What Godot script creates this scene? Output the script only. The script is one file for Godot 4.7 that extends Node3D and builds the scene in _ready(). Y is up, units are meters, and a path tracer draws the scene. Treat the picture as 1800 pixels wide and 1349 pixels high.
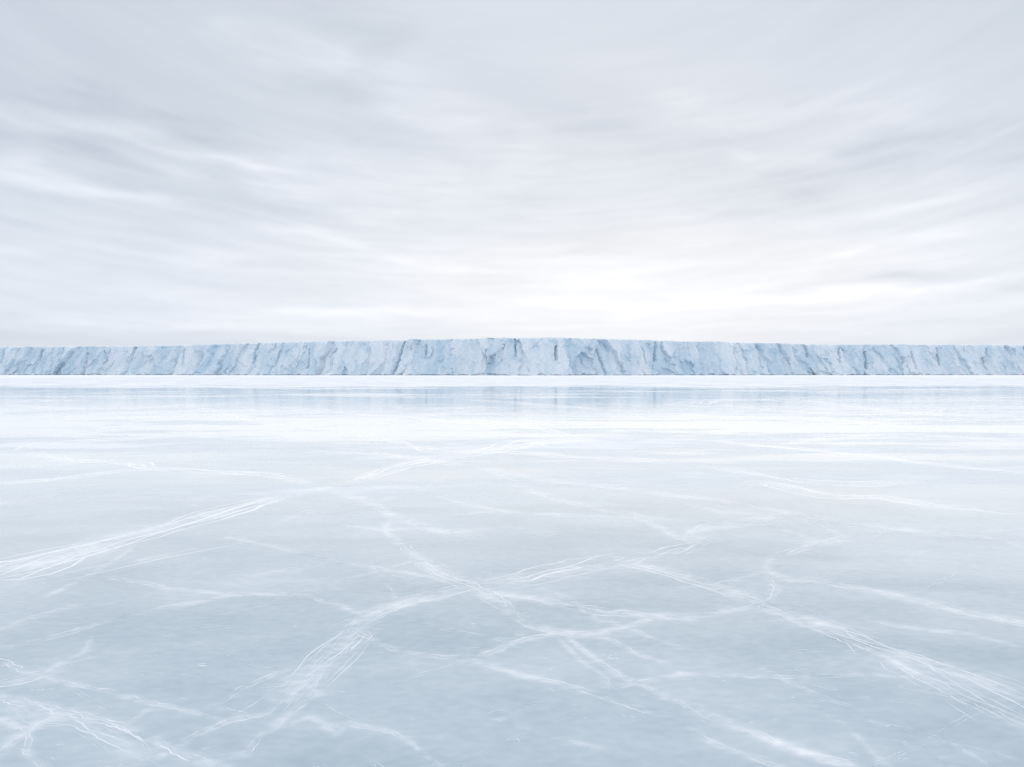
extends Node3D
# A frozen bay under high cloud: wind-polished sea ice laced with frost-filled cracks, and the front of an ice shelf 700 m off.
# Units are metres; the camera stands at the origin, 1.7 m above the ice, looking along -z.

const EYE := 1.7
const SUN_AZIMUTH := 9.5      # degrees right of the view
const SUN_HEIGHT := 7.5       # degrees above the horizon
const STREAKS := [
	[0.96, 0.16, -39.3, 17.53, -36.9, 17.45, -32.0, 16.96, -26.6, 16.32, -21.8, 15.56, -17.6, 15.03],
	[1.25, 0.07, -21.8, 15.56, -15.9, 14.31, -9.5, 13.24, -4.8, 12.46],
	[0.77, 0.13, -39.3, 13.88, -36.9, 13.70, -32.1, 12.89, -27.4, 12.76, -25.5, 12.81],
	[0.48, 0.10, -36.9, 12.51, -33.1, 12.14, -28.5, 12.64],
	[0.43, 0.07, -38.2, 8.50, -33.1, 8.81, -28.2, 8.98, -21.9, 9.06, -15.9, 9.20],
	[0.48, 0.08, -24.3, 11.18, -18.5, 11.18, -14.1, 10.54, -9.5, 9.16, -4.8, 8.88, 0.0, 8.81],
	[1.25, 0.07, -16.7, 17.00, -12.3, 16.26, -7.6, 15.52, -1.9, 15.20],
	[1.92, 0.08, -15.8, 24.45, -9.5, 23.04, -3.8, 20.63, 0.0, 17.92, 4.8, 15.24],
	[1.73, 0.06, -24.2, 24.40, -17.6, 24.44, -12.2, 24.02],
	[0.58, 0.09, -32.1, 3.95, -22.7, 4.48, -9.5, 4.97, 0.0, 5.04],
	[0.29, 0.08, -38.2, 3.44, -31.8, 3.56, -21.9, 3.62, -12.3, 3.71],
	[0.58, 0.10, 16.3, 17.45, 19.8, 16.72, 23.9, 16.55, 26.6, 16.44],
	[0.38, 0.16, 0.0, 5.61, 9.5, 5.30, 18.5, 5.77, 26.7, 6.20, 32.1, 6.24, 37.0, 6.46, 39.4, 6.54],
	[0.34, 0.12, 24.3, 8.77, 26.7, 8.89, 30.3, 9.72, 33.8, 9.68, 37.0, 9.94],
	[0.43, 0.10, 21.9, 11.08, 26.6, 12.03, 31.7, 12.51, 36.9, 12.98],
	[0.43, 0.08, 26.7, 6.50, 31.8, 6.11, 33.8, 5.77, 37.0, 5.09],
	[1.34, 0.07, 8.5, 23.49, 16.3, 21.31, 23.5, 19.09, 28.8, 18.85, 33.7, 19.38],
	[1.25, -0.13, -39.3, 16.28, -36.9, 15.84, -33.1, 15.46, -29.2, 14.79, -25.5, 14.07],
	[1.06, -0.11, -39.2, 18.40, -36.9, 18.35, -30.3, 18.38, -25.4, 17.93, -21.4, 17.56],
	[0.48, -0.06, -36.9, 11.82, -34.1, 11.93, -31.0, 11.94],
	[0.38, -0.06, -38.2, 10.62, -33.8, 10.60, -29.6, 10.51],
	[0.96, -0.06, -37.0, 6.83, -33.1, 6.92, -28.2, 7.12],
	[0.58, -0.05, -32.1, 5.16, -26.7, 4.51, -20.7, 4.90],
	[1.44, -0.06, -21.8, 21.63, -17.6, 21.76, -14.0, 20.91, -8.5, 19.42],
	[1.06, -0.06, -25.1, 15.13, -20.6, 13.43, -15.9, 12.92, -9.5, 12.52],
	[0.67, -0.05, -14.1, 18.87, -8.5, 18.24, -3.8, 16.93],
	[1.63, -0.13, 39.8, 16.16, 36.9, 15.84, 31.7, 15.68, 26.6, 14.94, 22.7, 13.95, 18.9, 13.14],
	[0.58, -0.10, 39.4, 5.52, 37.0, 5.81, 33.8, 6.56, 28.9, 7.40, 26.7, 7.34],
	[0.48, -0.08, 16.8, 5.83, 21.9, 6.44, 26.7, 6.80, 31.1, 7.32, 37.0, 7.44],
	[0.34, -0.06, 25.9, 10.12, 28.9, 10.46, 32.4, 10.29],
	[0.96, -0.08, -1.0, 21.70, 3.8, 21.17, 9.0, 19.48, 13.2, 18.32, 18.5, 17.87, 23.9, 16.95],
	[0.77, -0.05, 11.3, 22.72, 14.0, 21.99, 16.3, 21.23],
	[0.48, -0.05, -1.0, 4.56, 5.7, 4.73, 12.3, 4.46, 16.3, 4.47],
	[0.43, -0.04, 6.7, 6.14, 11.8, 5.96, 15.9, 6.13],
	[0.67, -0.05, 24.7, 3.02, 30.4, 3.40, 37.0, 3.34],
	[0.48, -0.06, 14.1, 13.20, 18.5, 12.74, 22.7, 12.16, 25.9, 12.28],
	[1.25, -0.06, -18.4, 27.43, -15.8, 27.04, -12.2, 26.67, -8.5, 25.05],
	[1.15, -0.05, -1.9, 14.39, 2.9, 13.40, 9.5, 11.98],
	[0.96, -0.05, 0.0, 11.23, 4.8, 10.73, 13.2, 11.61],
]
const CRACKS := [
	[0.75, -4.475, -5.533, 0.679, -4.351, -5.738, 0.602, -4.229, -6.049, 0.498, -4.116, -6.606, 0.453, -3.913, -7.381, 0.431, -3.682, -8.258, 0.413, -3.42, -8.838, 0.378, -3.138, -9.329, 0.278],
	[0.90, -3.313, -9.159, 0.319, -2.893, -9.829, 0.311, -2.536, -10.77, 0.282, -2.09, -12.43, 0.345, -1.496, -13.7, 0.506, -0.626, -14.91, 0.605, 0.71, -16.91, 0.811, 2.457, -18.28, 1.051],
	[0.80, 2.016, -7.045, 0.231, 1.679, -6.649, 0.251, 1.212, -6.256, 0.288, 0.902, -6.123, 0.307, 0.495, -5.873, 0.271, 0.141, -5.595, 0.267, -0.184, -5.458, 0.28],
	[1.00, -0.185, -5.503, 0.177, -0.362, -5.37, 0.172, -0.611, -5.176, 0.159, -0.834, -4.947, 0.136, -1.022, -4.66, 0.113, -1.068, -4.523, 0.093],
	[0.80, -0.994, -4.533, 0.165, -1.05, -4.218, 0.158, -1.115, -3.944, 0.154, -1.175, -3.71, 0.138, -1.198, -3.527, 0.123],
	[0.80, -1.198, -3.527, 0.03, -1.215, -3.424, 0.033, -1.25, -3.361, 0.042, -1.392, -3.294, 0.041, -1.478, -3.179, 0.036, -1.532, -3.071, 0.033, -1.567, -2.988, 0.032],
	[0.80, -0.955, -4.356, 0.041, -1.035, -4.089, 0.039, -1.128, -3.816, 0.035, -1.149, -3.676, 0.03],
	[0.80, -1.1, -3.669, 0.024, -1.024, -3.565, 0.025, -1.099, -3.424, 0.032, -1.147, -3.23, 0.03, -1.19, -3.129, 0.027, -1.192, -3.011, 0.03, -1.289, -2.931, 0.034],
	[0.90, -1.143, -3.71, 0.017, -1.088, -3.629, 0.018, -1.027, -3.577, 0.021],
	[1.00, 0.908, -6.16, 0.234, 1.198, -5.924, 0.218, 1.434, -5.674, 0.196, 1.642, -5.414, 0.174, 1.784, -5.163, 0.15, 1.877, -4.947, 0.137],
	[1.00, 1.877, -4.947, 0.172, 1.988, -4.714, 0.172, 2.127, -4.503, 0.162, 2.23, -4.263, 0.153, 2.346, -4.089, 0.154, 2.454, -3.929, 0.148, 2.553, -3.78, 0.139, 2.615, -3.643, 0.13, 2.677, -3.521, 0.127, 2.745, -3.384, 0.122],
	[1.00, 1.83, -4.935, 0.097, 1.997, -4.554, 0.094, 2.131, -4.356, 0.09, 2.255, -4.048, 0.074, 2.277, -3.853, 0.066, 2.328, -3.676, 0.064, 2.363, -3.496, 0.063, 2.418, -3.367, 0.061, 2.446, -3.215, 0.055, 2.475, -3.081, 0.054],
	[0.45, 2.277, -4.089, 0.176, 2.32, -3.816, 0.189, 2.421, -3.676, 0.192, 2.472, -3.484, 0.17, 2.53, -3.327, 0.167],
	[1.00, -2.824, -9.877, 0.289, -2.421, -9.595, 0.23, -1.985, -9.077, 0.17, -1.717, -8.685, 0.118, -1.424, -8.06, 0.116, -1.174, -7.75, 0.149, -0.873, -7.408, 0.155, -0.669, -7.222, 0.209, -0.488, -7.248, 0.235],
	[0.90, -1.413, -7.996, 0.086, -1.424, -7.691, 0.064, -1.359, -7.274, 0.057, -1.241, -7.02, 0.078, -1.067, -6.671, 0.074, -0.869, -6.256, 0.069],
	[1.00, -0.869, -6.256, 0.129, -0.636, -5.805, 0.129, -0.469, -5.564, 0.148, -0.318, -5.399, 0.134, -0.084, -5.009, 0.105, 0, -4.77, 0.086],
	[1.00, 0, -4.77, 0.054, 0.116, -4.575, 0.061, 0.298, -4.423, 0.074, 0.482, -4.394, 0.077, 0.598, -4.433, 0.072],
	[0.90, -0.315, -5.342, 0.084, -0.088, -5.203, 0.085, 0.214, -5.072, 0.082, 0.455, -4.911, 0.077, 0.611, -4.828, 0.078],
	[1.00, 0.417, -4.947, 0.1, 0.611, -4.828, 0.104, 0.851, -4.805, 0.105, 1.073, -4.714, 0.102, 1.187, -4.692, 0.102],
	[0.70, 1.187, -4.692, 0.047, 1.455, -4.793, 0.047, 1.739, -4.911, 0.042, 1.924, -5.072, 0.035],
	[0.90, 1.64, -6.716, 0.076, 1.802, -7.02, 0.084, 1.959, -7.274, 0.126, 2.206, -7.491, 0.201, 2.569, -7.633, 0.201, 2.937, -7.933, 0.179, 3.321, -8.225, 0.191],
	[1.00, -1.171, -12.67, 0.39, -0.516, -12.28, 0.306, 0, -11.51, 0.238, 0.713, -10.6, 0.265, 1.376, -10.23, 0.285, 1.827, -9.877, 0.261, 2.376, -9.416, 0.245, 2.748, -9.077, 0.223, 3.115, -8.611, 0.199, 3.432, -8.158, 0.185, 3.717, -7.75, 0.189, 4.177, -7.408, 0.188, 4.658, -7.095, 0.18, 5.106, -6.738, 0.171, 5.437, -6.457, 0.164],
	[0.80, -0.295, -11.71, 0.168, 0, -10.77, 0.155, 0.4, -9.504, 0.15, 0.611, -9.077, 0.206, 1.01, -8.575, 0.234, 1.453, -8.225, 0.189, 1.586, -7.691, 0.108, 1.653, -7.274, 0.1, 1.743, -6.9, 0.101],
	[0.90, 4.177, -7.408, 0.14, 3.546, -7.02, 0.139, 3.084, -6.784, 0.126, 2.664, -6.457, 0.098, 2.345, -6.16, 0.065, 2.213, -5.89, 0.043],
	[0.90, 2.213, -5.89, 0.068, 2.217, -5.722, 0.09, 2.297, -5.564, 0.133, 2.517, -5.533, 0.135, 2.646, -5.414, 0.129, 2.938, -5.203, 0.121, 3.04, -5.009, 0.104],
	[1.00, 2.938, -5.203, 0.129, 3.055, -5.034, 0.126, 3.233, -4.793, 0.125, 3.496, -4.606, 0.121, 3.681, -4.453, 0.117],
	[0.80, 2.176, -5.805, 0.052, 1.885, -5.595, 0.051, 1.651, -5.443, 0.058, 1.35, -5.342, 0.062],
	[0.60, 2.145, -5.722, 0.055, 2.093, -5.342, 0.038, 1.89, -4.984, 0.038],
	[1.00, -2.866, -3.61, 0.049, -2.695, -3.546, 0.048, -2.574, -3.502, 0.047, -2.372, -3.424, 0.047, -2.151, -3.35, 0.045, -1.927, -3.257, 0.041, -1.741, -3.169, 0.038, -1.589, -3.081, 0.034, -1.441, -2.988, 0.035, -1.282, -2.914, 0.035, -1.158, -2.852, 0.034],
	[1.00, -2.324, -3.395, 0.026, -2.198, -3.378, 0.024, -2.07, -3.333, 0.021],
	[0.50, -2.59, -3.484, 0.093, -2.313, -3.338, 0.105, -2.165, -3.327, 0.103, -1.908, -3.179, 0.08, -1.618, -2.988, 0.073],
	[0.90, -3.209, -4.089, 0.028, -2.98, -3.968, 0.025, -2.797, -3.853, 0.026, -2.633, -3.78, 0.028],
	[0.80, -2.633, -3.78, 0.024, -2.39, -3.676, 0.025, -2.126, -3.597, 0.024, -1.92, -3.496, 0.023, -1.742, -3.436, 0.024, -1.606, -3.395, 0.03, -1.503, -3.454, 0.033],
	[0.70, -1.503, -3.454, 0.023, -1.469, -3.623, 0.028, -1.391, -3.745, 0.034, -1.301, -3.853, 0.036],
	[0.80, -2.882, -3.669, 0.104, -2.82, -3.71, 0.102, -2.719, -3.745, 0.104, -2.659, -3.795, 0.108],
	[0.60, -2.659, -3.795, 0.026, -2.646, -3.968, 0.028, -2.615, -4.131, 0.021, -2.719, -4.356, 0.014],
	[0.70, -3.19, -4.201, 0.055, -3.034, -4.281, 0.057, -2.917, -4.433, 0.057, -2.797, -4.606, 0.06, -2.655, -4.77, 0.062, -2.531, -4.923, 0.068, -2.395, -4.984, 0.069, -2.181, -5.176, 0.07],
	[0.80, -2.291, -2.944, 0.044, -2.302, -3.025, 0.048, -2.311, -3.179, 0.054, -2.303, -3.283, 0.075, -2.219, -3.367, 0.083],
	[0.80, -2.518, -3.311, 0.031, -2.348, -3.23, 0.024, -2.249, -3.129, 0.019, -2.177, -3.011, 0.018, -2.034, -2.914, 0.021, -1.922, -2.839, 0.021],
	[0.70, -1.495, -3.436, 0.022, -1.332, -3.355, 0.025, -1.221, -3.361, 0.029],
	[0.60, -1.884, -3.23, 0.02, -1.856, -3.327, 0.02, -1.837, -3.424, 0.02],
	[0.80, -1.601, -3.384, 0.022, -1.495, -3.338, 0.02, -1.383, -3.273, 0.019],
	[0.60, -3.44, -4.433, 0.054, -3.418, -4.503, 0.056, -3.339, -4.714, 0.061, -3.211, -4.947, 0.066],
	[0.80, -1.114, -4.554, 0.029, -0.915, -4.337, 0.029, -0.697, -4.131, 0.035, -0.41, -4.048, 0.04, -0.239, -4.048, 0.041],
	[0.90, -0.239, -4.04, 0.044, -0.105, -4.131, 0.041, 0.018, -4.281, 0.045, 0.184, -4.356, 0.052, 0.374, -4.433, 0.053],
	[0.90, 0.371, -4.404, 0.058, 0.52, -4.404, 0.054, 0.722, -4.503, 0.048, 0.943, -4.66, 0.047],
	[1.00, -0.34, -4.032, 0.045, -0.226, -3.991, 0.041, 0.105, -3.766, 0.038, 0.272, -3.696, 0.038, 0.443, -3.571, 0.035, 0.585, -3.46, 0.034, 0.754, -3.344, 0.033, 0.827, -3.262, 0.03],
	[0.70, 0.827, -3.262, 0.027, 0.938, -3.081, 0.028, 1.079, -2.966, 0.028, 1.155, -2.906, 0.028, 1.21, -2.86, 0.027],
	[0.90, 0.366, -4.337, 0.027, 0.451, -4.114, 0.026, 0.558, -3.891, 0.027, 0.635, -3.759, 0.029, 0.714, -3.676, 0.029, 0.798, -3.565, 0.028],
	[1.00, 0.798, -3.565, 0.057, 0.88, -3.472, 0.056, 1.027, -3.311, 0.054, 1.128, -3.199, 0.052, 1.228, -3.09, 0.051, 1.361, -2.98, 0.05, 1.454, -2.914, 0.049, 1.538, -2.839, 0.047],
	[0.90, 0.536, -3.629, 0.028, 0.621, -3.676, 0.029, 0.79, -3.745, 0.03, 0.968, -3.824, 0.03],
	[0.80, 0.968, -3.824, 0.03, 1.155, -3.802, 0.03, 1.372, -3.78, 0.029, 1.596, -3.78, 0.028, 1.926, -3.802, 0.029, 2.258, -3.766, 0.03],
	[0.60, -0.665, -4.638, 0.034, -0.456, -4.503, 0.034, -0.222, -4.384, 0.035, 0.018, -4.281, 0.034],
	[0.80, -0.943, -3.283, 0.019, -0.853, -3.257, 0.02, -0.712, -3.241, 0.02, -0.566, -3.189, 0.017, -0.472, -3.105, 0.013, -0.379, -2.988, 0.013, -0.308, -2.91, 0.013, -0.24, -2.839, 0.012],
	[0.70, -0.111, -3.283, 0.015, -0.056, -3.311, 0.014, 0.029, -3.395, 0.013, 0.088, -3.466, 0.013],
	[0.60, 0, -3.267, 0.014, 0.134, -3.179, 0.014, 0.263, -3.114, 0.014, 0.388, -3.057, 0.014],
	[0.50, 2.475, -4.66, 0.049, 2.658, -4.503, 0.047, 2.972, -4.404, 0.047, 3.17, -4.174, 0.044],
	[0.50, 1.544, -3.515, 0.019, 1.58, -3.338, 0.019, 1.625, -3.204, 0.017, 1.616, -3.034, 0.015, 1.632, -2.923, 0.015],
	[0.60, 2.01, -3.129, 0.021, 2.046, -3.025, 0.02, 2.057, -2.966, 0.018, 2.068, -2.893, 0.017],
	[0.50, 1.445, -3.891, 0.026, 1.552, -3.676, 0.026, 1.678, -3.484, 0.026, 1.778, -3.395, 0.026],
	[0.60, -1.054, -3.283, 0.021, -1.001, -3.338, 0.018, -0.833, -3.179, 0.017, -0.798, -3.257, 0.017],
	[0.50, 0.182, -5.414, 0.041, 0.431, -5.111, 0.032, 0.589, -4.66, 0.031, 0.768, -4.554, 0.035, 0.909, -4.309, 0.031, 1.057, -4.174, 0.033],
	[0.60, 0.483, -4.404, 0.036, 0.636, -4.309, 0.03, 0.759, -4.089, 0.028, 0.904, -3.968, 0.03],
	[0.60, 0.309, -4.309, 0.02, 0.406, -4.007, 0.019, 0.511, -3.78, 0.018, 0.536, -3.629, 0.02, 0.655, -3.527, 0.023],
	[0.60, -0.955, -4.356, 0.032, -1.046, -4.131, 0.026, -1.085, -3.78, 0.02, -1.069, -3.515, 0.017],
	[0.80, -8.034, -10.39, 0.332, -7.941, -10.49, 0.343, -7.364, -10.95, 0.348, -6.891, -11.71, 0.38, -6.286, -12.06, 0.407],
	[0.90, -11.28, -14.91, 0.496, -10.22, -14.48, 0.357, -8.8, -13.42, 0.357, -7.223, -12.83, 0.345, -6.567, -12.21, 0.321, -5.478, -11.85, 0.39, -4.114, -11.38, 0.302, -3.176, -10.49, 0.179, -2.81, -9.975, 0.129],
	[0.70, -9.291, -12.28, 0.369, -8.517, -12.67, 0.382, -7.897, -13.42, 0.39],
	[0.80, -11.03, -14.91, 0.422, -11.02, -15.25, 0.389, -11.13, -16.77, 0.692, -9.931, -17.65, 0.86, -8.998, -18.79, 0.878],
	[0.50, -4.721, -8.502, 0.122, -4.256, -8.877, 0.097, -4.194, -9.975, 0.082, -4.059, -10.49, 0.106],
	[0.60, -4.127, -8.761, 0.076, -3.673, -8.396, 0.111, -3.348, -8.467, 0.151],
	[0.70, -3.55, -5.137, 0.039, -3.565, -5.642, 0.04, -3.632, -6.16, 0.039, -3.702, -6.562, 0.039],
	[0.50, -3.372, -6.16, 0.08, -3.154, -6.457, 0.081, -3.069, -6.627, 0.078],
	[0.70, -2.955, -7.02, 0.065, -2.431, -6.716, 0.059, -1.927, -6.355, 0.055, -1.547, -6.123, 0.056, -1.085, -5.855, 0.055, -0.665, -5.642, 0.049, -0.456, -5.414, 0.038],
	[0.70, -4.049, -5.722, 0.061, -3.489, -5.674, 0.054, -3.005, -5.488, 0.043, -2.701, -5.342, 0.045, -2.193, -5.203, 0.051, -1.666, -5.203, 0.048, -1.251, -4.947, 0.033, -1.034, -4.714, 0.026],
	[0.60, -1.406, -5.564, 0.056, -1.091, -5.89, 0.056, -0.864, -6.218, 0.055],
	[0.60, -1.091, -5.89, 0.025, -1.102, -5.564, 0.019, -0.945, -5.342, 0.023, -0.888, -5.137, 0.018],
	[0.80, -2.071, -7.691, 0.108, -1.934, -7.662, 0.09, -1.633, -7.463, 0.087, -1.362, -7.354, 0.107, -1.005, -7.463, 0.11],
	[0.60, -6.72, -8.877, 0.169, -6.56, -9.286, 0.173, -6.436, -9.687, 0.196, -6.207, -9.975, 0.22],
	[0.50, -2.169, -5.722, 0.069, -1.885, -5.89, 0.07, -1.556, -6.16, 0.072],
	[0.50, -2.639, -7.841, 0.073, -2.522, -8.327, 0.138, -2.247, -8.092, 0.111, -2.059, -8.158, 0.136],
	[0.80, -4.966, -19.71, 0.378, -2.817, -16.77, 0.317, -1.503, -14.91, 0.422, 0, -14.69, 0.499, 1.727, -13.7, 0.433],
	[0.80, -4.265, -23.09, 1.246, -2.056, -24.48, 1.483, 0, -23.09, 0.732, 1.324, -19.71, 0.383, 1.689, -18.28, 0.289],
	[0.70, -4.198, -14.69, 0.499, -3.043, -14.48, 0.422, -2.072, -13.7, 0.312, -1.078, -12.83, 0.286],
	[0.70, -2.58, -10.23, 0.196, -1.694, -10.07, 0.201, -0.86, -10.23, 0.195, -0.272, -10.77, 0.138, -0.096, -11.38, 0.082],
	[0.70, -1.329, -9.877, 0.084, -0.84, -9.077, 0.09, -0.361, -8.575, 0.108, 0.138, -8.225, 0.126, 0.686, -8.158, 0.132, 1.346, -7.996, 0.129, 1.987, -7.871, 0.127],
	[0.60, -1.792, -8.877, 0.081, -1.599, -9.504, 0.108, -1.258, -9.975, 0.083, -1.071, -11.58, 0.067],
	[0.50, -1.247, -7.408, 0.082, -0.924, -7.841, 0.095, -0.484, -8.225, 0.112, -0.212, -8.396, 0.121],
	[0.60, 0, -14.69, 0.428, 0.94, -13.98, 0.445, 2.058, -13.61, 0.449, 3.077, -13.08, 0.423],
	[0.60, -0.735, -7.274, 0.103, -0.374, -7.408, 0.104, 0, -7.547, 0.113, 0.125, -7.408, 0.076],
	[0.70, 3.423, -10.18, 0.252, 3.97, -10.49, 0.395, 4.396, -9.504, 0.329, 5.154, -9.286, 0.338, 5.407, -8.685, 0.29, 5.722, -8.502, 0.304, 6.177, -8.158, 0.291, 6.542, -7.933, 0.282],
	[0.70, 3.657, -12.43, 0.338, 4.529, -10.77, 0.34, 5.294, -10.49, 0.342, 6.241, -10.6, 0.31],
	[0.70, 5.991, -15.85, 0.346, 8.082, -17.49, 0.473, 11.05, -18.79, 0.906, 13, -17.2, 0.918, 13.97, -16.63, 0.881],
	[0.80, 4.892, -17.65, 0.587, 5.991, -15.85, 0.56, 7.25, -14.38, 0.485, 7.693, -13.08, 0.439, 8.86, -11.71, 0.42, 9.409, -11.19, 0.406],
	[0.60, 2.25, -8.916, 0.118, 2.453, -8.575, 0.104, 2.571, -8.258, 0.136, 3.02, -8.158, 0.14],
	[0.60, 3.321, -8.225, 0.077, 3.404, -7.633, 0.07, 3.464, -7.095, 0.088, 3.664, -7.02, 0.11],
	[0.40, 4.45, -7.145, 0.085, 5.02, -7.274, 0.086, 5.549, -7.408, 0.086],
	[0.50, 2.912, -7.691, 0.075, 3.073, -7.02, 0.074, 3.198, -6.784, 0.083],
	[0.40, 3.632, -6.16, 0.084, 3.856, -6.104, 0.084, 4.153, -6.013, 0.084],
	[0.90, -13.68, -37.03, 0.964, -8.934, -31.3, 0.895, -4.492, -26.75, 0.802, -2.467, -24.48, 0.768, 0, -22.32, 0.844, 2.513, -21.38, 0.884],
	[0.90, -2.604, -44.33, 1.798, 0, -39.95, 1.488, 2.357, -35.1, 1.218, 4.204, -31.3, 1.086],
	[0.80, 2.999, -35.72, 1.906, 5.699, -37.72, 2.663, 9.325, -37.03, 1.912, 12.48, -42.47, 1.601, 17.12, -45.32, 3.328, 17.68, -35.1, 1.231, 17.31, -28.64, 1.392, 19.69, -26.06, 1.676, 21.07, -25.09, 1.621],
	[0.80, 0, -33.37, 1.3, -1.356, -32.3, 0.869, -3.508, -27.85, 0.532, -4.847, -23.09, 0.501, -6.463, -21.38, 0.616],
	[0.80, 11.51, -39.18, 0.812, 11.93, -32.3, 0.955, 13.95, -28.64, 1.338, 16.83, -28.64, 0.807, 19.45, -31.3, 0.451, 23.17, -34.5, 0.57],
	[0.80, 5.854, -29.05, 1.519, 9.628, -26.06, 1.35, 12.04, -23.9, 1.071, 13.05, -20.72, 0.936, 14.9, -19.71, 0.95, 16.08, -19.15, 0.917],
	[0.80, -18.4, -22.83, 1.101, -18.07, -23.9, 1.417, -14.22, -26.06, 1.505, -12.5, -28.64, 1.275, -9.457, -24.48, 0.382, -6.822, -21.38, 0.425, -4.547, -19.33, 0.436],
	[0.70, -16.8, -35.1, 0.465, -13, -30.36, 0.832, -11.3, -31.3, 1.453, -7.647, -30.36, 1.239],
	[0.70, -27.97, -37.03, 0.959, -21.85, -33.37, 1.267, -18.23, -33.93, 1.846, -16.1, -39.95, 1.69],
	[0.70, 3.848, -28.64, 0.607, 5.267, -25.09, 0.833, 7.584, -25.09, 0.965, 9.693, -23.09, 0.803],
	[0.60, -5.893, -35.1, 0.991, -3.858, -32.83, 1.598, -1.179, -35.1, 1.433],
	[0.70, 19.91, -47.44, 3.097, 23.52, -42.47, 2.899, 30.43, -45.32, 3.669, 30.65, -38.44, 1.818],
	[0.60, -17.64, -58.39, 2.969, -8.565, -51.03, 3.685, -1.853, -55.2, 3.921],
	[0.60, -38.91, -55.2, 2.037, -27.08, -47.44, 3.019, -21.97, -52.35, 4.115],
]
# the cliff's joints, crevasses (x, half width, depth, slant, from, to as shares of the height), sea caves (x, half width, height) and notches in the brow, by x in metres
const CUTS := [-608.6, -506.1, -401.6, -306.4, -204.6, -122.5, -42.4, 20.8, 88.3, 146.8, 258.5, 369.6, 434.8, 500.0, 575.9]
const CREVASSES := [
	[-506.1, 2.29, 6.0, -1.5, 0.50, 0.98],
	[-308.1, 1.39, 4.0, 8.4, 0.35, 1.00],
	[-274.1, 1.37, 3.0, 9.6, 0.20, 0.75],
	[-123.8, 1.89, 5.0, 10.1, 0.00, 0.95],
	[-110.6, 1.87, 3.0, 1.2, 0.70, 0.85],
	[-91.7, 1.24, 3.0, -5.0, 0.50, 0.85],
	[-24.0, 1.80, 3.0, -6.0, 0.30, 0.70],
	[43.3, 1.78, 4.0, 3.6, 0.40, 0.80],
	[93.6, 1.84, 5.0, -4.9, 0.05, 0.75],
	[139.7, 1.27, 3.0, -3.8, 0.30, 0.80],
	[152.6, 1.92, 5.0, 3.2, 0.40, 0.95],
	[115.2, 1.25, 3.0, 5.0, 0.00, 0.35],
	[260.9, 2.69, 7.0, 5.4, 0.12, 0.85],
	[297.3, 1.38, 3.0, 0.0, 0.35, 0.55],
	[369.6, 2.87, 7.0, 0.0, 0.55, 1.00],
	[270.7, 1.35, 3.0, 4.1, 0.00, 0.20],
	[-430.7, 1.48, 3.0, -3.0, 0.30, 0.90],
	[-573.4, 1.55, 3.0, 3.1, 0.40, 0.80],
	[-648.6, 1.57, 3.0, -2.4, 0.50, 0.90],
	[-231.1, 1.34, 3.0, -4.0, 0.20, 0.80],
	[415.8, 1.45, 4.0, 2.2, 0.40, 0.90],
	[450.1, 1.45, 4.0, -1.5, 0.20, 0.80],
	[511.6, 2.19, 4.0, -2.9, 0.20, 0.80],
	[547.5, 1.47, 4.0, -4.4, 0.30, 0.90],
	[610.2, 1.48, 4.0, 3.7, 0.40, 0.90],
	[4.7, 1.18, 3.0, -3.0, 0.50, 1.00],
]
const CAVES := [[-25.2, 13.2, 2.6], [168.3, 16.8, 8.0], [162.8, 7.8, 4.0], [387.1, 11.5, 6.5], [225.3, 4.6, 2.5], [29.7, 3.6, 2.5], [-119.2, 3.1, 2.2], [73.3, 3.0, 2.0], [295.6, 3.4, 2.0], [-621.8, 9.4, 1.8], [-560.3, 9.3, 1.8], [-419.7, 6.6, 1.6], [503.9, 5.8, 1.6]]
const GROOVES_TOP := [[260.1, 1.6], [372.3, 1.2], [88.3, 0.8], [-309.8, 1.0], [4.7, 0.8], [-506.1, 0.6], [-125.8, 0.5], [150.4, 0.5]]

func _ready() -> void:
	set_camera_and_light()
	build_ice()
	build_cracks()
	build_cliff()
	build_flecks()

# ------------------------------------------------------------------ camera, sky, sun

func set_camera_and_light() -> void:
	var cam := Camera3D.new()
	cam.name = "camera"
	add_child(cam)
	cam.position = Vector3(0, EYE, 0)
	cam.rotation_degrees = Vector3(-0.827, 0, 0)
	cam.fov = 59.007
	cam.near = 0.1
	cam.far = 20000.0
	cam.current = true
	var e := Environment.new()
	e.background_mode = Environment.BG_SKY
	e.tonemap_mode = Environment.TONE_MAPPER_LINEAR
	e.tonemap_exposure = 1.0
	e.sdfgi_enabled = true
	e.ssao_enabled = true
	e.ssil_enabled = true
	var sky := Sky.new()
	var pm := PanoramaSkyMaterial.new()
	pm.panorama = ImageTexture.create_from_image(sky_image())
	sky.sky_material = pm
	e.sky = sky
	var we := WorldEnvironment.new()
	we.name = "world_environment"
	we.environment = e
	add_child(we)
	var sun := DirectionalLight3D.new()
	sun.name = "sun"
	sun.light_energy = 0.15
	sun.light_angular_distance = 90.0
	sun.light_color = Color(1.0, 0.97, 0.93)
	sun.shadow_enabled = true
	add_child(sun)
	sun.basis = Basis.looking_at(-toward(SUN_AZIMUTH - 5.0, SUN_HEIGHT + 4.0), Vector3.UP)

func toward(az: float, el: float) -> Vector3:
	var a := deg_to_rad(az)
	var b := deg_to_rad(el)
	return Vector3(sin(a) * cos(b), sin(b), -cos(a) * cos(b))

func noise(sd: int, freq: float, octaves := 4, gain := 0.5) -> FastNoiseLite:
	var n := FastNoiseLite.new()
	n.seed = sd
	n.noise_type = FastNoiseLite.TYPE_SIMPLEX_SMOOTH
	n.frequency = freq
	n.fractal_type = FastNoiseLite.FRACTAL_FBM
	n.fractal_octaves = octaves
	n.fractal_gain = gain
	return n

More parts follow.
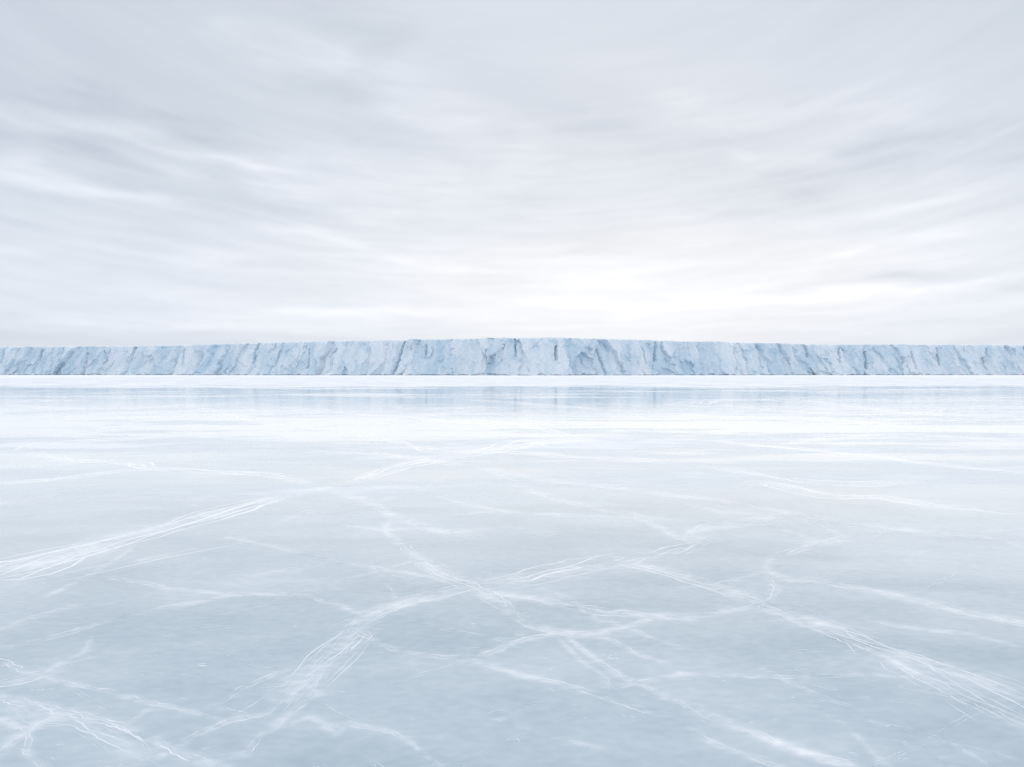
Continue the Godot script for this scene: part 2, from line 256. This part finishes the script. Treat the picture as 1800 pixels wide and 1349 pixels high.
# High overcast: an even layer, brighter round the veiled sun, combed into long wind-drawn bands.
func sky_image() -> Image:
	var w := 2048
	var h := 1024
	var half := h / 2
	var broad := noise(11, 1.0, 3)
	var fibre := noise(23, 1.0, 4, 0.55)
	var warp := noise(31, 1.0, 2)
	var fine := noise(37, 1.0, 4, 0.6)
	var band := PackedFloat32Array()
	band.resize(w * half)
	var step := 360.0 / w
	# the bands one can follow, each a soft stroke with frayed edges
	for s in STREAKS:
		var r: float = s[0]
		var g: float = s[1]
		var n: int = (s.size() - 2) / 2
		var lo := Vector2(1e9, 1e9)
		var hi := -lo
		var pts := PackedVector2Array()
		for i in n:
			var p := Vector2(s[2 + 2 * i], s[3 + 2 * i])
			pts.append(p)
			lo = lo.min(p)
			hi = hi.max(p)
		var reach := r * 3.0 + 1.5
		var x0 := int((lo.x - reach * 2 + 180.0) / step)
		var x1 := int((hi.x + reach * 2 + 180.0) / step)
		var y0: int = max(0, int((90.0 - hi.y - reach) / step))
		var y1: int = min(half - 1, int((90.0 - lo.y + reach) / step))
		for y in range(y0, y1 + 1):
			var el := 90.0 - (y + 0.5) * step
			for x in range(x0, x1 + 1):
				var az := (x + 0.5) * step - 180.0
				var q := Vector2(az + 3.0 * warp.get_noise_2d(az * 0.06, el * 0.3 + r * 31.0), el + r * 1.3 * warp.get_noise_2d(az * 0.09 + 40.0, el * 0.35))
				var best := 1e9
				var along := 0.0
				for i in n - 1:
					var a := pts[i]
					var b := pts[i + 1]
					var ab := b - a
					var t: float = clamp((q - a).dot(ab) / ab.length_squared(), 0.0, 1.0)
					var dv := q - (a + ab * t)
					dv.x *= 0.45
					var d := dv.length()
					if d < best:
						best = d
						along = (i + t) / (n - 1)
				if best > reach:
					continue
				var taper: float = smoothstep(0.0, 0.25, along) * smoothstep(1.0, 0.7, along) * 0.75 + 0.25
				var fray: float = 0.75 + 0.9 * fibre.get_noise_2d(az * 0.09, el * 0.9 - az * az * 0.0012)
				band[y * w + x] += g * taper * fray * exp(-pow(best / r, 1.7) * 0.9)
	var sun := toward(SUN_AZIMUTH, SUN_HEIGHT)
	var data := PackedFloat32Array()
	data.resize(w * h * 3)
	var co := PackedFloat32Array()
	var si := PackedFloat32Array()
	co.resize(w)
	si.resize(w)
	for x in w:
		var a := deg_to_rad((x + 0.5) * step - 180.0)
		co[x] = cos(a)
		si[x] = sin(a)
	for y in half:
		var el := 90.0 - (y + 0.5) * step
		var ce := cos(deg_to_rad(el))
		var se := sin(deg_to_rad(el))
		var bend: float = 26.0 * min(el / 20.0, 1.2)
		var fade := smoothstep(75.0, 35.0, el)
		var zenith := 0.86 * smoothstep(25.0, 85.0, el)   # an overcast sky is brightest overhead
		var lowdown := 0.25 + 0.75 * smoothstep(26.0, 8.0, el)
		var belt := 0.13 * exp(-pow((el - 5.0) / 8.5, 2.0))     # long paths through bright cloud low down
		for x in w:
			var c := co[x]
			var s := si[x]
			var v := el - bend * (1.0 - c)
			var b1 := broad.get_noise_3d(s * 2.0, c * 2.0, v * 0.07)
			var b2 := fibre.get_noise_3d(s * 3.0 + 7.0, c * 3.0, v * 0.40 + b1 * 0.5)
			var b3 := fine.get_noise_3d(s * 4.2 + 31.0, c * 4.2, v * 1.5 + b2 * 0.8)
			var cosang := s * ce * sun.x + se * sun.y - c * ce * sun.z
			var th := rad_to_deg(acos(clampf(cosang, -1.0, 1.0)))
			# the sun's light spreads sideways in the low, long-path cloud
			var dx := (rad_to_deg(atan2(s, c)) - SUN_AZIMUTH - 3.0) / 26.0
			var dy := (el - SUN_HEIGHT) / 4.6
			var core := exp(-(dx * dx + dy * dy))
			var wide := exp(-pow(th / 33.0, 1.5))
			var low := smoothstep(5.0, 0.0, el)
			var tex := fade * (0.03 * b1 + 0.06 * b3 * lowdown + 0.035 * b2 * (0.55 + 0.45 * smoothstep(34.0, 8.0, el))) + 0.95 * maxf(band[y * w + x], 0.0) + 0.65 * minf(band[y * w + x], 0.0)
			var lum := 0.635 + 0.18 * wide + 0.05 * core * (1.0 + 3.0 * tex) + tex - 0.10 * low * (1.0 - core) + zenith + belt
			var k: float = clamp(wide * 0.70 + core * 0.35 + tex * 1.6 + zenith * 1.2 + belt * 1.5, 0.0, 1.0)
			var at := (y * w + (x + w / 2) % w) * 3     # a panorama starts at -z
			data[at] = lum * lerpf(0.905, 0.993, k)
			data[at + 1] = lum * lerpf(1.010, 0.998, k)
			data[at + 2] = lum * lerpf(1.155, 1.03, k)
	for y in range(half, h):
		for x in w:
			var at := (y * w + x) * 3
			data[at] = 0.55
			data[at + 1] = 0.62
			data[at + 2] = 0.70
	return Image.create_from_data(w, h, false, Image.FORMAT_RGBF, data.to_byte_array())

# ------------------------------------------------------------------ helpers

func structure(o: Node) -> void:
	o.set_meta("kind", "structure")

func commit(called: String, v: PackedVector3Array, n: PackedVector3Array, c: PackedColorArray, m: Material, parent: Node) -> MeshInstance3D:
	var a := []
	a.resize(Mesh.ARRAY_MAX)
	a[Mesh.ARRAY_VERTEX] = v
	a[Mesh.ARRAY_NORMAL] = n
	if c.size() > 0:
		a[Mesh.ARRAY_COLOR] = c
	var me := ArrayMesh.new()
	me.add_surface_from_arrays(Mesh.PRIMITIVE_TRIANGLES, a)
	me.surface_set_material(0, m)
	var o := MeshInstance3D.new()
	o.name = called
	o.mesh = me
	parent.add_child(o, true)
	return o

# ------------------------------------------------------------------ sea ice

var ice: MeshInstance3D

# A square of the ice that has its own computed colour and roughness map: rime and blown snow over clear blue ice.
func ice_material(x0: float, z0: float, side: float, px: int) -> StandardMaterial3D:
	var m := side / px
	var grabs := []
	# seed, wavelength along x (m), octaves
	for q in [[3, 1.6, 4, 2], [5, 10.0, 4, 2], [9, 0.14, 4, 2], [13, 70.0, 4, 6], [17, 16.0, 4, 5]]:
		# drawn out along x, the way the wind blows
		var squash: int = q[3]
		var n := noise(q[0], m / q[1], q[2], 0.55)
		n.offset = Vector3(x0 / m, z0 * squash / m, 0)
		var im := n.get_image(px, px * squash, false, false, false)
		im.resize(px, px, Image.INTERPOLATE_BILINEAR)
		grabs.append(im.get_data())
	var milk := milky(x0, z0, side, px)
	var fine: PackedByteArray = grabs[0]
	var patch: PackedByteArray = grabs[1]
	var grain: PackedByteArray = grabs[2]
	var drift: PackedByteArray = grabs[3]
	var lanes: PackedByteArray = grabs[4]
	var col := PackedByteArray()
	col.resize(px * px * 3)
	var rough := PackedByteArray()
	rough.resize(px * px)
	var glaze := PackedByteArray()     # refrozen melt lies on bare ice, not on snow
	glaze.resize(px * px)
	var grit := 0.20 if m < 0.02 else 0.06
	var k := 0
	for j in px:
		var z := z0 + (j + 0.5) * m
		# the snow that lies along the foot of the cliff begins some 90 m out
		var apron0 := -z
		var gain: float = clamp(-z / 30.0, 0.0, 1.0)
		for i in px:
			var f: float = fine[k] * 0.0039216 - 0.5
			var p: float = patch[k] * 0.0039216 - 0.5
			var g: float = grain[k] * 0.0039216 - 0.5
			var d: float = drift[k] * 0.0039216 - 0.5
			var ln: float = lanes[k] * 0.0039216 - 0.5
			var rime: float = 0.31 + 0.26 * f + 0.20 * p + grit * g + milk[k] * (0.17 + 0.8 * f + grit * 1.7 * g)
			var snow: float = clamp((d * 5.0 + ln * 5.0 + f * 1.5 - 0.25) * gain, 0.0, 1.0) * 0.9
			var ap: float = apron0 + d * 45.0 + p * 26.0 + f * 8.0
			if ap > 86.0:
				snow = max(snow, clamp((ap - 86.0) / 4.0, 0.0, 1.0) * clampf(0.9 + ln * 0.9 + p * 0.5, 0.0, 1.0))
			var t: float = clamp(rime, 0.0, 1.0)
			t = t + (1.0 - t) * snow
			# sRGB bytes: clear ice to wind crust
			col[k * 3] = int(128.0 + 121.0 * t)
			col[k * 3 + 1] = int(152.0 + 98.0 * t)
			col[k * 3 + 2] = int(166.0 + 86.0 * t)
			glaze[k] = int(255.0 * (1.0 - snow))
			rough[k] = int(255.0 * clamp(0.075 + 0.11 * clamp(rime, 0.0, 1.0) + 0.5 * snow, 0.0, 1.0))
			k += 1
	var mat := StandardMaterial3D.new()
	mat.albedo_texture = ImageTexture.create_from_image(Image.create_from_data(px, px, false, Image.FORMAT_RGB8, col))
	mat.roughness = 1.0
	mat.roughness_texture = ImageTexture.create_from_image(Image.create_from_data(px, px, false, Image.FORMAT_L8, rough))
	mat.texture_repeat = false
	mat.clearcoat_texture = ImageTexture.create_from_image(Image.create_from_data(px, px, false, Image.FORMAT_L8, glaze))
	mat.clearcoat_enabled = true     # a skin of refrozen melt
	mat.clearcoat = 0.42
	mat.clearcoat_roughness = 0.07
	return mat

# Shattered ice goes milky for a hand's breadth beside each crack.
func milky(x0: float, z0: float, side: float, px: int) -> PackedFloat32Array:
	var out := PackedFloat32Array()
	out.resize(px * px)
	var m := side / px
	for c in CRACKS:
		var st: float = c[0]
		for i in (c.size() - 1) / 3 - 1:
			var a := Vector2(c[1 + i * 3], c[2 + i * 3])
			var b := Vector2(c[4 + i * 3], c[5 + i * 3])
			var wa: float = c[3 + i * 3] * 0.5 + 0.012
			var wb: float = c[6 + i * 3] * 0.5 + 0.012
			var r: float = max(wa, wb) * 2.6
			if r < m:
				continue
			var lo := ((a.min(b) - Vector2(r + x0, r + z0)) / m).floor().clamp(Vector2.ZERO, Vector2(px - 1, px - 1))
			var hi := ((a.max(b) + Vector2(r - x0, r - z0)) / m).ceil().clamp(Vector2.ZERO, Vector2(px - 1, px - 1))
			if hi.x - lo.x < 1.0 or hi.y - lo.y < 1.0:
				continue
			var ab := b - a
			var l2 := ab.length_squared()
			for y in range(int(lo.y), int(hi.y) + 1):
				for x in range(int(lo.x), int(hi.x) + 1):
					var p := Vector2(x0 + (x + 0.5) * m, z0 + (y + 0.5) * m)
					var t: float = clampf((p - a).dot(ab) / l2, 0.0, 1.0)
					var w := lerpf(wa, wb, t)
					var d2 := p.distance_squared_to(a + ab * t) / (w * w)
					if d2 > 6.7:
						continue
					var v := st * exp(-d2 * 0.75) * (1.0 + 0.35 * smoothstep(0.1, 0.4, w))
					if v > out[y * px + x]:
						out[y * px + x] = v
	return out

func build_ice() -> void:
	# nested squares, finest where one stands; one continuous sheet
	var squares := [
		[-6.0, -11.0, 12.0, 1536],
		[-32.0, -56.0, 64.0, 1536],
		[-200.0, -350.0, 400.0, 1536],
	]
	var me := ArrayMesh.new()
	var hole := Rect2()
	for q in squares:
		var r := Rect2(q[0], q[1], q[2], q[2])
		add_ring(me, r, hole, r, ice_material(q[0], q[1], q[2], q[3]))
		hole = r
	var far := StandardMaterial3D.new()
	far.albedo_color = Color8(249, 250, 252)
	far.roughness = 0.75
	add_ring(me, Rect2(-7000, -9000, 14000, 12000), hole, Rect2(0, 0, 1, 1), far)
	ice = MeshInstance3D.new()
	ice.name = "sea_ice"
	ice.mesh = me
	structure(ice)
	add_child(ice)

func add_ring(me: ArrayMesh, outer: Rect2, hole: Rect2, uvr: Rect2, m: Material) -> void:
	var v := PackedVector3Array()
	var n := PackedVector3Array()
	var t := PackedVector2Array()
	var rects := [outer]
	if hole.size.x > 0.0:
		rects = [
			Rect2(outer.position.x, outer.position.y, outer.size.x, hole.position.y - outer.position.y),
			Rect2(outer.position.x, hole.end.y, outer.size.x, outer.end.y - hole.end.y),
			Rect2(outer.position.x, hole.position.y, hole.position.x - outer.position.x, hole.size.y),
			Rect2(hole.end.x, hole.position.y, outer.end.x - hole.end.x, hole.size.y),
		]
	for r: Rect2 in rects:
		var c := [r.position, Vector2(r.end.x, r.position.y), r.end, Vector2(r.position.x, r.end.y)]
		for i in [0, 1, 2, 0, 2, 3]:
			var p: Vector2 = c[i]
			v.append(Vector3(p.x, 0, p.y))
			n.append(Vector3.UP)
			t.append((p - uvr.position) / uvr.size)
	var a := []
	a.resize(Mesh.ARRAY_MAX)
	a[Mesh.ARRAY_VERTEX] = v
	a[Mesh.ARRAY_NORMAL] = n
	a[Mesh.ARRAY_TEX_UV] = t
	me.add_surface_from_arrays(Mesh.PRIMITIVE_TRIANGLES, a)
	me.surface_set_material(me.get_surface_count() - 1, m)

# ------------------------------------------------------------------ cracks

var rng := RandomNumberGenerator.new()
var cv := PackedVector3Array()
var cn := PackedVector3Array()
var cc := PackedColorArray()
var frost: StandardMaterial3D
var drifted: StandardMaterial3D

func sliver(a: Vector2, b: Vector2, wa: float, wb: float, y: float, c: Color) -> void:
	var d := (b - a)
	if d.length_squared() < 1e-10:
		return
	d = d.normalized().orthogonal()
	var p := [a - d * wa, a + d * wa, b + d * wb, b - d * wb]
	for i in [0, 1, 2, 0, 2, 3]:
		var q: Vector2 = p[i]
		cv.append(Vector3(q.x, y, q.y))
		cn.append(Vector3.UP)
		cc.append(c)

func tone(s: float) -> Color:
	# milky ice to rime, linear
	return Color(0.60, 0.68, 0.74).lerp(Color(0.93, 0.94, 0.95), clamp(s, 0.0, 1.0))

# One crack: a few wandering seams, and fine frost needles that thin out to either side.
func crack(points: PackedVector2Array, widths: PackedFloat32Array, strength: float) -> void:
	cv = PackedVector3Array()
	cn = PackedVector3Array()
	cc = PackedColorArray()
	# resample
	var line := PackedVector2Array()
	var wd := PackedFloat32Array()
	var total := 0.0
	for i in points.size() - 1:
		total += points[i].distance_to(points[i + 1])
	var mean := 0.0
	for q in widths:
		mean += q / widths.size()
	var stepm: float = max(mean * 0.5, total / 160.0)
	for i in points.size() - 1:
		var p0 := points[max(i - 1, 0)]
		var p1 := points[i]
		var p2 := points[i + 1]
		var p3 := points[min(i + 2, points.size() - 1)]
		var n: int = max(2, int(p1.distance_to(p2) / stepm))
		for k in n:
			var t := float(k) / n
			var c := p1.cubic_interpolate(p2, p0, p3, t)
			line.append(p1.lerp(p2, t).lerp(c, 0.6))
			wd.append(lerpf(widths[i], widths[i + 1], t))
	line.append(points[points.size() - 1])
	wd.append(widths[widths.size() - 1])
	var n := line.size()
	var lift := 0.00006 * (1.0 + line[0].length() * 0.05)
	var nz := noise(rng.randi() % 100000, 1.0, 3, 0.6)
	var seams: int = 2 if mean < 0.05 else (3 if mean < 0.12 else (5 if mean < 0.25 else 6))
	for s in seams:
		var off := (float(s) / (seams - 1) - 0.5) * 1.1
		var prev := Vector2.ZERO
		var pw := 0.0
		for i in n:
			var tg := (line[min(i + 1, n - 1)] - line[max(i - 1, 0)]).normalized()
			var nm := tg.orthogonal()
			var ends: float = smoothstep(0.0, 0.15, float(i) / n) * smoothstep(1.0, 0.85, float(i) / n)
			var w := wd[i] * (0.2 + 0.8 * ends)
			var wander := off + 0.6 * nz.get_noise_2d(i * (0.09 if mean < 1.0 else 0.03), s * 17.0)
			var q := line[i] + nm * w * (wander + 0.15 * nz.get_noise_2d(i * 0.7, s * 23.0 + 60.0))
			var on: float = clamp(0.4 + 1.9 * nz.get_noise_2d(i * 0.07 + 90.0, s * 11.0), 0.0 if mean < 0.2 else 0.35, 1.0)
			on *= smoothstep(0.0, 0.2, float(i) / n) * smoothstep(1.0, 0.8, float(i) / n)
			var sw: float = w * (0.08 if seams == 2 else (0.13 if mean < 0.3 else (0.36 if mean < 1.0 else 0.5)) / seams) * on * (0.75 + 0.5 * rng.randf())
			if i > 0 and (sw > 0.0 or pw > 0.0):
				sliver(prev, q, pw, sw, lift * rng.randf_range(0.5, 2.0), tone(strength * (0.35 + 0.55 * on) + 0.35 * smoothstep(0.15, 0.4, mean)) if mean < 1.0 else tone(1.0))
			prev = q
			pw = sw
	# needles
	var count: int = int(clamp(total / max(mean, 0.02) * 4.0 * strength, 60.0, 900.0))
	for k in count:
		var u := rng.randf() * (n - 1)
		var i := int(u)
		var p := line[i].lerp(line[min(i + 1, n - 1)], u - i)
		var tg := (line[min(i + 1, n - 1)] - line[max(i - 1, 0)]).normalized()
		var w := wd[i]
		var far := rng.randfn(0.0, 0.48)
		p += tg.orthogonal() * w * far + tg * rng.randf_range(-0.5, 0.5) * w
		var patchy := nz.get_noise_2d(u * 0.05, far * 0.8 + 300.0)
		if patchy < rng.randf_range(-0.45, 0.1):
			continue
		var dir := tg.rotated(rng.randfn(0.0, 0.08) + (0.5 if rng.randf() < 0.03 else 0.0))
		var len: float = w * rng.randf_range(0.5, 2.4) * (1.0 if abs(far) < 0.7 else 1.5)
		var nw := w * rng.randf_range(0.006, 0.03)
		sliver(p, p + dir * len * 0.5, 0.0, nw, lift * rng.randf_range(0.5, 2.0), tone(strength * rng.randf_range(0.0, 0.6) if mean < 1.0 else 1.0))
		sliver(p + dir * len * 0.5, p + dir.rotated(rng.randfn(0.0, 0.06)) * len, nw, 0.0, lift * rng.randf_range(0.5, 2.0), tone(strength * rng.randf_range(0.0, 0.6) if mean < 1.0 else 1.0))
	commit("crack", cv, cn, cc, frost if mean < 1.0 else drifted, ice)

func build_cracks() -> void:
	rng.seed = 77
	frost = StandardMaterial3D.new()
	frost.vertex_color_use_as_albedo = true
	frost.roughness = 0.2
	frost.clearcoat_enabled = true
	frost.clearcoat = 0.42
	frost.clearcoat_roughness = 0.07
	drifted = StandardMaterial3D.new()     # the wide far ones have caught dry snow
	drifted.vertex_color_use_as_albedo = true
	drifted.roughness = 0.3
	drifted.clearcoat_enabled = true
	drifted.clearcoat = 0.42
	drifted.clearcoat_roughness = 0.07
	for c in CRACKS:
		var pts := PackedVector2Array()
		var ws := PackedFloat32Array()
		for i in (c.size() - 1) / 3:
			pts.append(Vector2(c[1 + i * 3], c[2 + i * 3]))
			ws.append(c[3 + i * 3])
		crack(pts, ws, c[0])
	# hairlines between the named ones
	for k in 150:
		var d := 2.5 + 16.0 * pow(rng.randf(), 1.5)
		var a := rng.randf_range(-0.78, 0.78)
		var p := Vector2(sin(a) * d * 1.1, -cos(a) * d)
		var h := rng.randf_range(-0.6, 0.6) + (PI if rng.randf() < 0.5 else 0.0)
		var pts := PackedVector2Array([p])
		var ws := PackedFloat32Array()
		var wide := rng.randf_range(0.010, 0.022) * (0.5 + d * 0.22)
		ws.append(wide)
		for i in rng.randi_range(3, 7):
			h += rng.randfn(0.0, 0.15)
			p += Vector2.from_angle(h) * rng.randf_range(0.08, 0.22) * (0.5 + d * 0.16)
			pts.append(p)
			ws.append(wide)
		crack(pts, ws, rng.randf_range(0.2, 0.6))

# Odd crumbs and wind-blown tufts of rime lying on the sheet: too many and too small to count.
func build_flecks() -> void:
	rng.seed = 4242
	cv = PackedVector3Array()
	cn = PackedVector3Array()
	cc = PackedColorArray()
	for k in 420:
		var d := 2.6 + 11.0 * pow(rng.randf(), 1.6)
		var a := rng.randf_range(-0.72, 0.72)
		var p := Vector2(sin(a) * d * 1.15, -cos(a) * d)
		var dir := Vector2.from_angle(rng.randfn(0.1, 0.35))
		var big := rng.randf() < 0.08
		for q in (9 if big else 3):
			var o := p + Vector2(rng.randfn(0.0, 0.014), rng.randfn(0.0, 0.008)) * (1.6 if big else 1.0)
			var l := rng.randf_range(0.012, 0.05)
			var w := rng.randf_range(0.0006, 0.002) * (1.8 if big else 1.0)
			var c := tone(rng.randf_range(0.2, 1.0))
			sliver(o, o + dir * l * 0.5, 0.0, w, rng.randf_range(0.00004, 0.0001), c)
			sliver(o + dir * l * 0.5, o + dir.rotated(0.1) * l, w, 0.0, rng.randf_range(0.00004, 0.0001), c)
	var o := commit("rime_flecks", cv, cn, cc, frost, ice)
	o.set_meta("kind", "stuff")

# ------------------------------------------------------------------ ice cliff

# foot of the cliff in plan: x and z in metres
const FOOT := [
	[-3200.0, -1880.0], [-1700.0, -1290.0], [-1000.0, -1040.0], [-716.0, -949.0], [-505.0, -911.0], [-306.0, -830.0], [-126.0, -750.0], [0.0, -706.0],
	[60.0, -708.0], [163.0, -770.0], [258.0, -800.0], [375.0, -858.0], [520.0, -872.0], [675.0, -894.0], [1000.0, -960.0], [1700.0, -1150.0], [3200.0, -1620.0],
]
const TALL := 39.0

func hash2(a: int, b: int, k: int) -> float:
	var h := (a * 374761393 + b * 668265263 + k * 1442695041) & 0x7fffffff
	h = ((h ^ (h >> 13)) * 1274126177) & 0x7fffffff
	return float((h ^ (h >> 16)) & 0xffff) / 65535.0

var wn1: FastNoiseLite
var wn2: FastNoiseLite
var wn3: FastNoiseLite

# Fracture faces: each cell of a jittered lattice is one broken plane with its own lean. Returns push-out, identity, nearness to the cell's edge.
func fracture(q: float, t: float, cw: float, ch: float, k: int, lean: float) -> Vector3:
	var u := q / cw
	var v := t / ch
	var iu := int(floor(u))
	var iv := int(floor(v))
	var b1 := 1e9
	var b2 := 1e9
	var du := 0.0
	var dv := 0.0
	var ci := 0
	var cj := 0
	for j in range(iv - 1, iv + 2):
		for i in range(iu - 1, iu + 2):
			var x := i + hash2(i, j, k) - u
			var y := j + hash2(i, j, k + 1) - v
			var d := x * x + y * y
			if d < b1:
				b2 = b1
				b1 = d
				du = -x
				dv = -y
				ci = i
				cj = j
			elif d < b2:
				b2 = d
	var a := (hash2(ci, cj, k + 2) - 0.5) * 2.0 * lean
	var b := (hash2(ci, cj, k + 3) - 0.78) * 1.2 * lean
	var c := (hash2(ci, cj, k + 4) - 0.5) * lean * cw * 0.35
	return Vector3(a * du * cw + b * dv * ch + c, hash2(ci, cj, k + 5), sqrt(b2) - sqrt(b1))

func build_cliff() -> void:
	wn1 = noise(201, 1.0, 3)
	wn2 = noise(202, 1.0, 4)
	wn3 = noise(203, 1.0, 3)
	var root := Node3D.new()
	root.name = "ice_cliff"
	root.position = Vector3(0, 0, -706)
	root.set_meta("label", "long pale blue cliff of glacier ice standing across the whole horizon")
	root.set_meta("category", "ice cliff")
	add_child(root)
	var mat := StandardMaterial3D.new()
	mat.vertex_color_use_as_albedo = true
	mat.roughness = 0.6
	# walk the foot
	var cols: Array[Vector2] = []
	var nrm: Array[Vector2] = []
	for i in FOOT.size() - 1:
		var p0 := Vector2(FOOT[max(i - 1, 0)][0], FOOT[max(i - 1, 0)][1])
		var p1 := Vector2(FOOT[i][0], FOOT[i][1])
		var p2 := Vector2(FOOT[i + 1][0], FOOT[i + 1][1])
		var p3 := Vector2(FOOT[min(i + 2, FOOT.size() - 1)][0], FOOT[min(i + 2, FOOT.size() - 1)][1])
		var gap := 0.8 if p2.x > -1001.0 and p1.x < 999.0 else 4.0
		var n := int(p1.distance_to(p2) / gap)
		for k in n:
			cols.append(p1.lerp(p2, float(k) / n).lerp(p1.cubic_interpolate(p2, p0, p3, float(k) / n), 0.5))
	for i in cols.size():
		var d := (cols[min(i + 6, cols.size() - 1)] - cols[max(i - 6, 0)]).normalized()
		nrm.append(Vector2(-d.y, d.x))   # towards the camera's side
	var rows := PackedFloat32Array([0.0, 0.35, 0.8, 1.2, 1.7])
	while rows[rows.size() - 1] < TALL - 1.0:
		rows.append(rows[rows.size() - 1] + 0.82)
	rows.append(TALL)
	var nr := rows.size()
	var starts: Array[int] = [0]
	for cut in CUTS:
		for i in range(starts[starts.size() - 1] + 1, cols.size()):
			if cols[i].x > cut:
				starts.append(i)
				break
	starts.append(cols.size() - 1)
	# points and colours of the whole front
	var pt := PackedVector3Array()
	var pc := PackedColorArray()
	pt.resize(cols.size() * nr)
	pc.resize(cols.size() * nr)
	var s := 0.0
	for i in cols.size():
		if i > 0:
			s += cols[i].distance_to(cols[i - 1])
		var along := cols[i].x
		var lean: float = clamp(-along * 0.00055, -0.35, 0.35) + 0.02
		var crest := 0.5 * wn1.get_noise_1d(s * 0.05) + 0.35 * wn2.get_noise_1d(s * 0.31)
		for g in GROOVES_TOP:
			crest -= g[1] * exp(-pow((along - g[0]) / 2.7, 2.0))
		for j in nr:
			var t := rows[j]
			var q := s - lean * (t - 20.0)
			var wx := 5.0 * wn1.get_noise_2d(s * 0.03, t * 0.05) + 1.6 * wn2.get_noise_2d(s * 0.12 + 50.0, t * 0.15)
			var wy := 5.0 * wn1.get_noise_2d(s * 0.03 + 90.0, t * 0.05) + 1.6 * wn2.get_noise_2d(s * 0.12 + 150.0, t * 0.15)
			var big := wn1.get_noise_1d(q * 0.011 + 5.0)
			var but := wn3.get_noise_1d(q * 0.042 + wx * 0.03)
			var f1 := fracture(q + wx, t + wy + 100.0, 28.0, 75.0, 10, 0.18)
			var f2 := fracture(q * 1.0 + wx * 1.5, t + wy * 1.4 + 300.0, 8.0, 24.0, 40, 0.25)
			var out := big * 12.0 + (1.0 - absf(but) * 2.2) * 3.6 + f1.x + f2.x * 0.55
			out += 0.5 * wn2.get_noise_2d(s * 0.35, t * 0.35)
			out += (TALL - t) * 0.17 + 3.0 * pow(1.0 - t / TALL, 4.0)
			# seams between the blocks
			if f1.z < 0.035:
				out -= 0.5 * (1.0 - f1.z / 0.035) * smoothstep(0.1, 0.5, f1.y)
			# the open crevasses
			for g in CREVASSES:
				if absf(along - g[0]) > 40.0:
					continue
				var line: float = g[0] + g[3] * (t / TALL - 0.5) + 1.6 * wn2.get_noise_1d(t * 0.25 + g[0])
				var dx: float = absf(along - line) / g[1]
				if dx < 1.0 and t / TALL > g[4] and t / TALL < g[5]:
					out -= 1.5 * g[2] * (1.0 - dx)
			# the tide line has eaten a slot along the foot
			var slot: float = 0.45 + 1.9 * wn2.get_noise_1d(s * 0.09 + 400.0)
			for g in CAVES:
				var dx: float = (along - g[0]) / g[1]
				if absf(dx) < 1.0:
					slot = max(slot, g[2] * (1.0 - dx * dx))
			if t < slot:
				out -= 2.4
			# rounded brow
			out -= 1.2 * pow(clamp((t - (TALL - 2.0)) / 2.0, 0.0, 1.0), 2.0)
			var y: float = t + crest * smoothstep(TALL * 0.6, TALL, t)
			var p := cols[i] + nrm[i] * out
			pt[i * nr + j] = Vector3(p.x, y, p.y + 706.0)
			# broken blue ice against old white crust, face by face
			var blue: float = 0.38 + 0.75 * (f1.y - 0.5) + 0.5 * (f2.y - 0.5) + 0.5 * wn1.get_noise_2d(s * 0.05, t * 0.03 + 70.0) + 0.25 * wn2.get_noise_2d(q * 0.2, t * 0.10 + 30.0)
			if f2.z < 0.05:
				blue += 0.35
			blue = clamp(blue, 0.0, 1.0)
			pc[i * nr + j] = Color(0.80, 0.855, 0.905).lerp(Color(0.56, 0.70, 0.80), blue)
	for b in starts.size() - 1:
		var v := PackedVector3Array()
		var n := PackedVector3Array()
		var c := PackedColorArray()
		for i in range(starts[b], starts[b + 1]):
			for j in nr - 1:
				var k := [i * nr + j, i * nr + j + 1, (i + 1) * nr + j + 1, (i + 1) * nr + j]
				for tri in [[0, 1, 2], [0, 2, 3]]:
					var a := pt[k[tri[0]]]
					var d := pt[k[tri[1]]]
					var e := pt[k[tri[2]]]
					var nn := -(d - a).cross(e - a).normalized()
					for o in tri:
						v.append(pt[k[o]])
						n.append(nn)
						c.append(pc[k[o]])
		commit("ice_buttress", v, n, c, mat, root)
	# the snow plateau behind the brow
	var snow := StandardMaterial3D.new()
	snow.albedo_color = Color8(240, 243, 248)
	snow.roughness = 0.8
	var v := PackedVector3Array()
	var n := PackedVector3Array()
	for i in cols.size() - 1:
		var a := pt[i * nr + nr - 1]
		var b := pt[(i + 1) * nr + nr - 1]
		var a2 := a + Vector3(0, 1.0, -14.0)
		var b2 := b + Vector3(0, 1.0, -14.0)
		var a3 := Vector3(a.x * 1.05, 40.5, a.z - 900.0)
		var b3 := Vector3(b.x * 1.05, 40.5, b.z - 900.0)
		for q in [[a, a2, b2], [a, b2, b], [a2, a3, b3], [a2, b3, b2]]:
			var nn: Vector3 = (q[1] - q[0]).cross(q[2] - q[0]).normalized()
			for o in q:
				v.append(o)
				n.append(nn if nn.y > 0 else -nn)
	commit("snow_cap", v, n, PackedColorArray(), snow, root)
